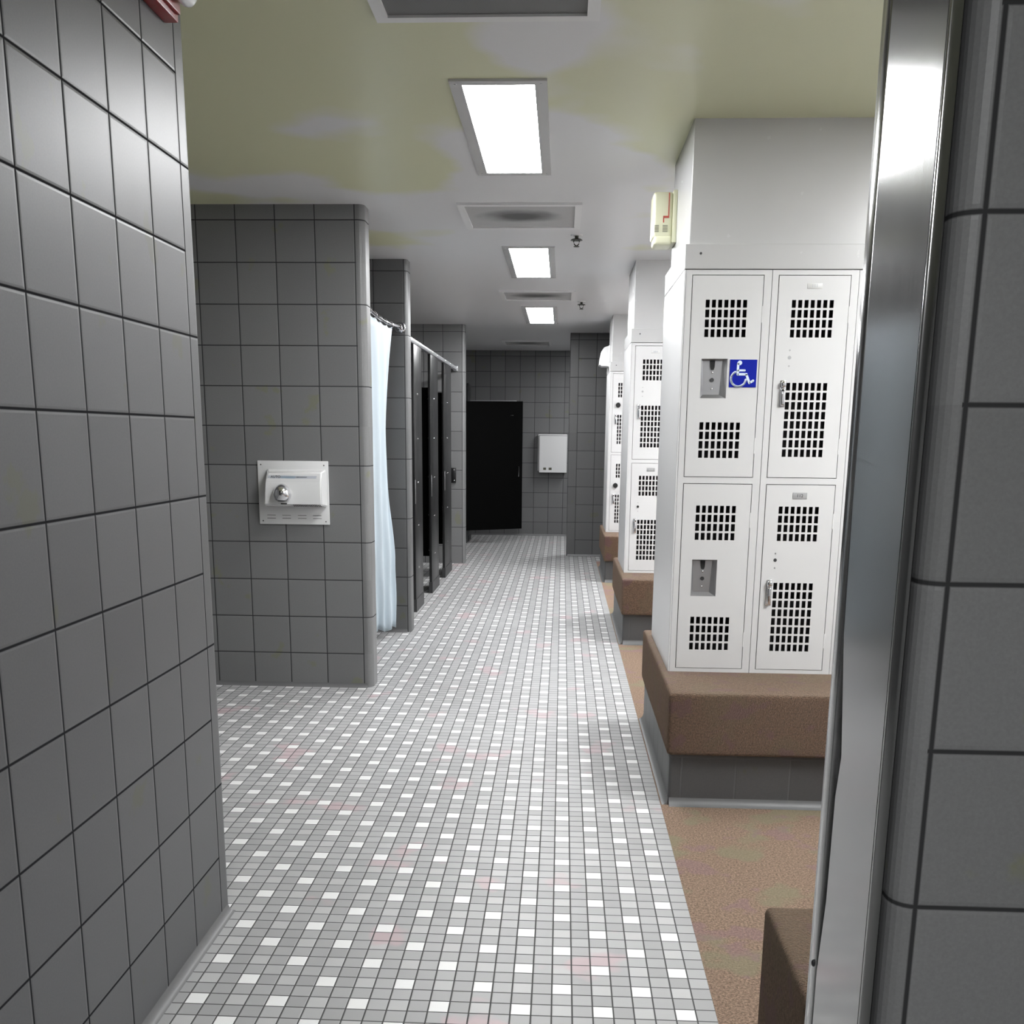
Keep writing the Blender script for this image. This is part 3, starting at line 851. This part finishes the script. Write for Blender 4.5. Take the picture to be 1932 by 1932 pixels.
# chrome nozzle: hooded dome
mb = MB(); cx, cz = -1.486, 1.083
b = bmesh.new(); bmesh.ops.create_uvsphere(b, u_segments=28, v_segments=18, radius=1)
for q in b.verts:
    z = q.co.z
    rx = 0.046 * (1.0 + (0.10 if z < 0 else -0.12 * z))
    q.co = Vector((cx + q.co.x * rx, yo - 0.004 + q.co.y * 0.052, cz + max(q.co.z, -0.72) * (0.047 if z > 0 else 0.060)))
mb.merge(b)
noz = mb.build('nozzle', 'chrome', body, 60)
MB().cyl((cx, yo - 0.020, cz - 0.0440), (cx, yo - 0.020, cz - 0.0425), 0.022, n=20).build('nozzle_mouth', 'dark', noz)
mb = MB(); mb.box(cx - 0.012, cx + 0.024, yo - 0.001, yo + 0.004, 1.021, 1.028, 0.003); mb.build('sensor_window', 'dark', body)
mb = MB()
for q in range(16):
    x = -1.428 + q * 0.0095
    mb.hexa([(x, 5.44, 1.0075), (x + 0.002, 5.44, 1.0075), (x + 0.008, 5.425, 1.0095), (x + 0.006, 5.425, 1.0095), (x - 0.004, yo - 0.0005, 1.021), (x - 0.002, yo - 0.0005, 1.021), (x + 0.004, yo - 0.0005, 1.0175), (x + 0.002, yo - 0.0005, 1.0175)])
mb.build('intake_slots', 'shoe', body)
mb = MB()
for x0 in (-1.598, -1.515, -1.429, -1.346):
    for z in (0.956, 0.940): mb.box(x0, x0 + 0.047, 5.5065, 5.5085, z - 0.001, z + 0.001)
mb.build('plate_slot', 'shoe', t, split=True)
mb = MB()
for x_, z_ in ((-1.622, 1.226), (-1.279, 1.224), (-1.621, 0.925), (-1.276, 0.924)): mb.cyl((x_, 5.506, z_), (x_, 5.509, z_), 0.0035, n=10)
mb.build('plate_screw', 'shoe', t, split=True)

# shower rod and curtain
rodp = [(-1.118, YB + 0.165, 2.098), (-1.122, 5.80, 2.098), (-1.128, 5.95, 2.098), (-1.142, 6.24, 2.098), (-1.154, 6.51, 2.098), (-1.156, 6.75, 2.098), (-1.146, 6.92, 2.098), (-1.120, 7.06, 2.098), (-1.118, 7.160, 2.098)]
def cr(P, n=6):
    out = []
    for i in range(len(P) - 1):
        p = [Vector(P[max(i - 1, 0)]), Vector(P[i]), Vector(P[i + 1]), Vector(P[min(i + 2, len(P) - 1)])]
        for k in range(n):
            s_ = k / n
            out.append(0.5 * ((2 * p[1]) + (p[2] - p[0]) * s_ + (2 * p[0] - 5 * p[1] + 4 * p[2] - p[3]) * s_ ** 2 + (3 * p[1] - p[0] - 3 * p[2] + p[3]) * s_ ** 3))
    out.append(Vector(P[-1])); return out
R = cr(rodp)
t = thing('shower_rod', 'curved chrome shower rod with round end flanges above the white curtain', 'shower rod', (-1.13, 6.4, 2.098))
MB().tube(R, 0.0125, 14).build('rod', 'chrome', t, 60)
for yw, d in ((YC, -1), (YB + 0.16, 1)):
    mb = MB(); mb.cyl((-1.118, yw, 2.098), (-1.118, yw + d * 0.012, 2.098), 0.041, 0.036, 28); mb.cyl((-1.118, yw + d * 0.012, 2.098), (-1.118, yw + d * 0.03, 2.098), 0.024, 0.017, 20)
    mb.build('flange', 'chrome', t, 40)
t = thing('shower_curtain', 'pale blue-white shower curtain hanging beside the tiled stub wall', 'curtain', (-1.15, 6.6, 0.05))
mb = MB(); NU, NV = 72, 40
rows = []
top = [p for p in R if 5.90 <= p.y <= 6.99]
for j in range(NV + 1):
    s_ = j / NV          # 0 top .. 1 bottom
    z = 2.082 - s_ * (2.082 - 0.055)
    row = []
    for i in range(NU + 1):
        u = i / NU
        a = top[min(int(u * (len(top) - 1)), len(top) - 2)]; b_ = top[min(int(u * (len(top) - 1)) + 1, len(top) - 1)]
        fr_ = u * (len(top) - 1) - min(int(u * (len(top) - 1)), len(top) - 2)
        pt = a.lerp(b_, fr_)
        # hem gathered towards the far wall
        bot = Vector((-1.272 + 0.120 * u, 6.86 + 0.16 * u, 0))
        q = pt.lerp(Vector((bot.x, bot.y, 0)), min(1, s_ ** 0.8))
        fold = math.sin(u * 2 * PI * 3.0 + 0.7 * s_) * (0.030 * (1 - s_) * min(1, s_ * 6 + 0.15) + 0.018 * s_)
        edge = -0.055 * math.sin(min(1, s_ * 1.35) * PI) * u ** 3
        q.x += fold * 0.6 + edge; q.y -= fold * 0.5
        sag = 0.012 * abs(math.sin(u * PI * 5)) * max(0, 1 - s_ * 12)
        crk = 0.0035 * math.sin(27 * s_ + 9 * u) * s_
        q.x += crk
        row.append(mb.bm.verts.new((q.x, q.y, z - sag + (0.014 * math.sin(u * 9)) * max(0, s_ * 4 - 3))))
    rows.append(row)
for j in range(NV):
    for i in range(NU):
        mb.bm.faces.new((rows[j][i], rows[j][i + 1], rows[j + 1][i + 1], rows[j + 1][i]))
cu = mb.build('cloth', 'curtain', t, 80)
md = cu.modifiers.new('thickness', 'SOLIDIFY'); md.thickness = 0.0015
for k in range(6):
    u = k / 5 * 0.97
    p = top[int(u * (len(top) - 1))]
    mb = MB()
    ring = [(p.x + 0.019 * math.cos(a_ / 14 * 2 * PI), p.y, p.z - 0.006 + 0.022 * math.sin(a_ / 14 * 2 * PI)) for a_ in range(15)]
    mb.tube(ring, 0.0015, 6); mb.build('ring', 'chrome', t, 60)

# ================================================================ TOILET STALLS
PX = -1.145       # face of the pilasters
def stall(y0, y1, label, far_door=True, group='black toilet stalls along the left'):
    t = thing('toilet_stall', label, 'toilet stall', (PX, y0, 0), group)
    p = box('pilaster', 'pil', t, PX - 0.024, PX, y0, y1, 0.0, 2.066, bev=0.0015)
    mb = MB(); mb.box(PX - 0.029, PX + 0.005, y0 - 0.004, y1 + 0.004, 0, 0.10, 0.002); mb.build('shoe', 'shoe', p)
    mb = MB()
    for z in (1.70, 1.36, 1.02, 0.68, 0.34):
        for q in (0.20, 0.32) : mb.sphere((PX + 0.0008, y0 + (y1 - y0) * (0.25 + q * 0.6), z), 0.003, 0.006, 0.006, 8, 6)
    mb.build('screw', 'chrome', p, 60, split=True)
    # partition between stalls
    yc = (y0 + y1) / 2
    pt = box('partition_panel', 'blk', t, -2.58, PX - 0.03, yc - 0.0125, yc + 0.0125, 0.305, 1.80, bev=0.001)
    mb = MB()
    for z in (1.70, 1.36, 1.02, 0.68, 0.36): mb.sphere((PX - 0.055, yc - 0.0135, z), 0.006, 0.002, 0.006, 8, 6)
    mb.build('bracket_screw', 'chrome', pt, 60, split=True)
    # door folded inwards on the far edge of the pilaster
    d = MB()
    a = math.radians(176)
    hx, hy = PX - 0.012, y1 + 0.016
    w_ = 0.56
    dx, dy = -math.sin(math.radians(88)) * w_, math.cos(math.radians(88)) * w_
    nx, ny = 0.0, 0.022
    poly = [(hx, hy), (hx + dx, hy + dy), (hx + dx + nx, hy + dy + ny), (hx + nx, hy + ny)]
    dr = d.prism(poly[::-1], 0.335, 1.80).build('door', 'blk', t)
    # pull handle that shows as a thin bright bar on the pilaster's near edge
    mb = MB()
    ya = y0 + 0.06
    mb.box(PX - 0.001, PX + 0.004, y0 + 0.0, y0 + 0.012, 0.86, 1.045, 0.001)
    mb.build('keeper_bar', 'satin', t, 60)
    return t
stall(8.01, 8.44, 'nearest black toilet stall, its pilaster next to the tiled shower wall')
stall(9.02, 9.535, 'middle black toilet stall under the metal headrail')
stall(10.04, 10.65, 'farthest of the three black stalls, next to the tiled corner')
t = thing('headrail', 'silver metal headrail running along the tops of the black stalls', 'rail', (PX, 9.2, 2.07))
box('rail', 'alu', t, PX - 0.028, PX + 0.006, YC + 0.161, YD - 0.023, 2.0665, 2.100, bev=0.003)
mb = MB()
for y_ in (8.2, 9.1, 9.45, 10.1, 10.55, 10.8): mb.sphere((PX + 0.0065, y_, 2.084), 0.003, 0.007, 0.007, 8, 6)
mb.build('screw', 'chrome', t, 60, split=True)
box('end_bracket', 'alu', t, PX - 0.034, PX + 0.012, YD - 0.022, YD - 0.0005, 2.058, 2.110, bev=0.002)
t = thing('door_keeper', 'black latch plate on the tiled wall beside the farthest stall', 'latch', (-1.185, YD, 0.882))
box('plate', 'pil', t, -1.217, -1.153, YD - 0.022, YD - 0.0005, 0.882, 1.042, bev=0.002)
mb = MB()
for z in (0.905, 1.02): mb.sphere((-1.176, YD - 0.0225, z), 0.005, 0.002, 0.005, 8, 6)
mb.build('screw', 'chrome', t, 60, split=True)

# accessible stall in the far corner: its door stands open across the aisle
t = thing('toilet_stall', 'large black stall door standing open before the tiled back wall', 'toilet stall', (-1.25, 13.6, 0))
box('pilaster', 'pil', t, -1.262, -1.238, 13.62, 13.98, 0.0, 2.05, bev=0.0015)
box('shoe', 'shoe', t, -1.267, -1.233, 13.615, 13.985, 0.0, 0.07)
mb = MB()
mb.hexa([(-1.262, 13.38, 0.165), (-0.524, 13.57, 0.185), (-0.524, 13.595, 0.185), (-1.262, 13.405, 0.165), (-1.262, 13.38, 1.815), (-0.524, 13.57, 1.825), (-0.524, 13.595, 1.825), (-1.262, 13.405, 1.815)])
d = mb.build('door', 'blk', t)
MB().tube([(-0.566, 13.555, 0.86), (-0.566, 13.520, 0.868), (-0.566, 13.520, 0.995), (-0.566, 13.555, 1.003)], 0.006, 8).build('handle', 'chrome', d, 60)
mb = MB()
for x_, z_ in ((-0.672, 1.645), (-0.652, 1.645), (-0.722, 0.885), (-0.724, 0.987)): mb.sphere((x_, 13.53, z_), 0.005, 0.006, 0.005, 8, 6)
mb.build('screw', 'chrome', d, 60, split=True)
box('hinge_post', 'pil', t, -1.262, -1.240, 13.40, 13.62, 0.0, 0.17)
box('edge_trim', 'alu', d, -1.20, -0.60, 13.42, 13.44, 1.8225, 1.8265)

# baby changing station
t = thing('changing_station', 'white fold-down baby changing station on the tiled back wall', 'changing station', (-0.05, YE, 0.90))
box('back_shell', 'plastic', t, -0.346, 0.062, YE - 0.075, YE - 0.0005, 0.905, 1.412, bev=0.014, seg=3)
b_ = MB()
xs = [-0.322, -0.265, -0.226, -0.190, -0.148, 0.061]; zs = [0.892, 0.925, 0.958, 1.392]
b_.grid_panel(xs, zs, {(1, 1), (3, 1)}, YE - 0.115, YE - 0.085)
bd = b_.build('folding_tray', 'plastic', t)
mb = MB()
for a_, c_ in ((-0.265, -0.226), (-0.190, -0.148)): mb.box(a_, c_, YE - 0.098, YE - 0.090, 0.925, 0.958)
mb.build('strap_slots', 'olive', bd)
box('seam', 'shoe', t, -0.328, 0.0615, YE - 0.085, YE - 0.0745, 0.91, 1.398)
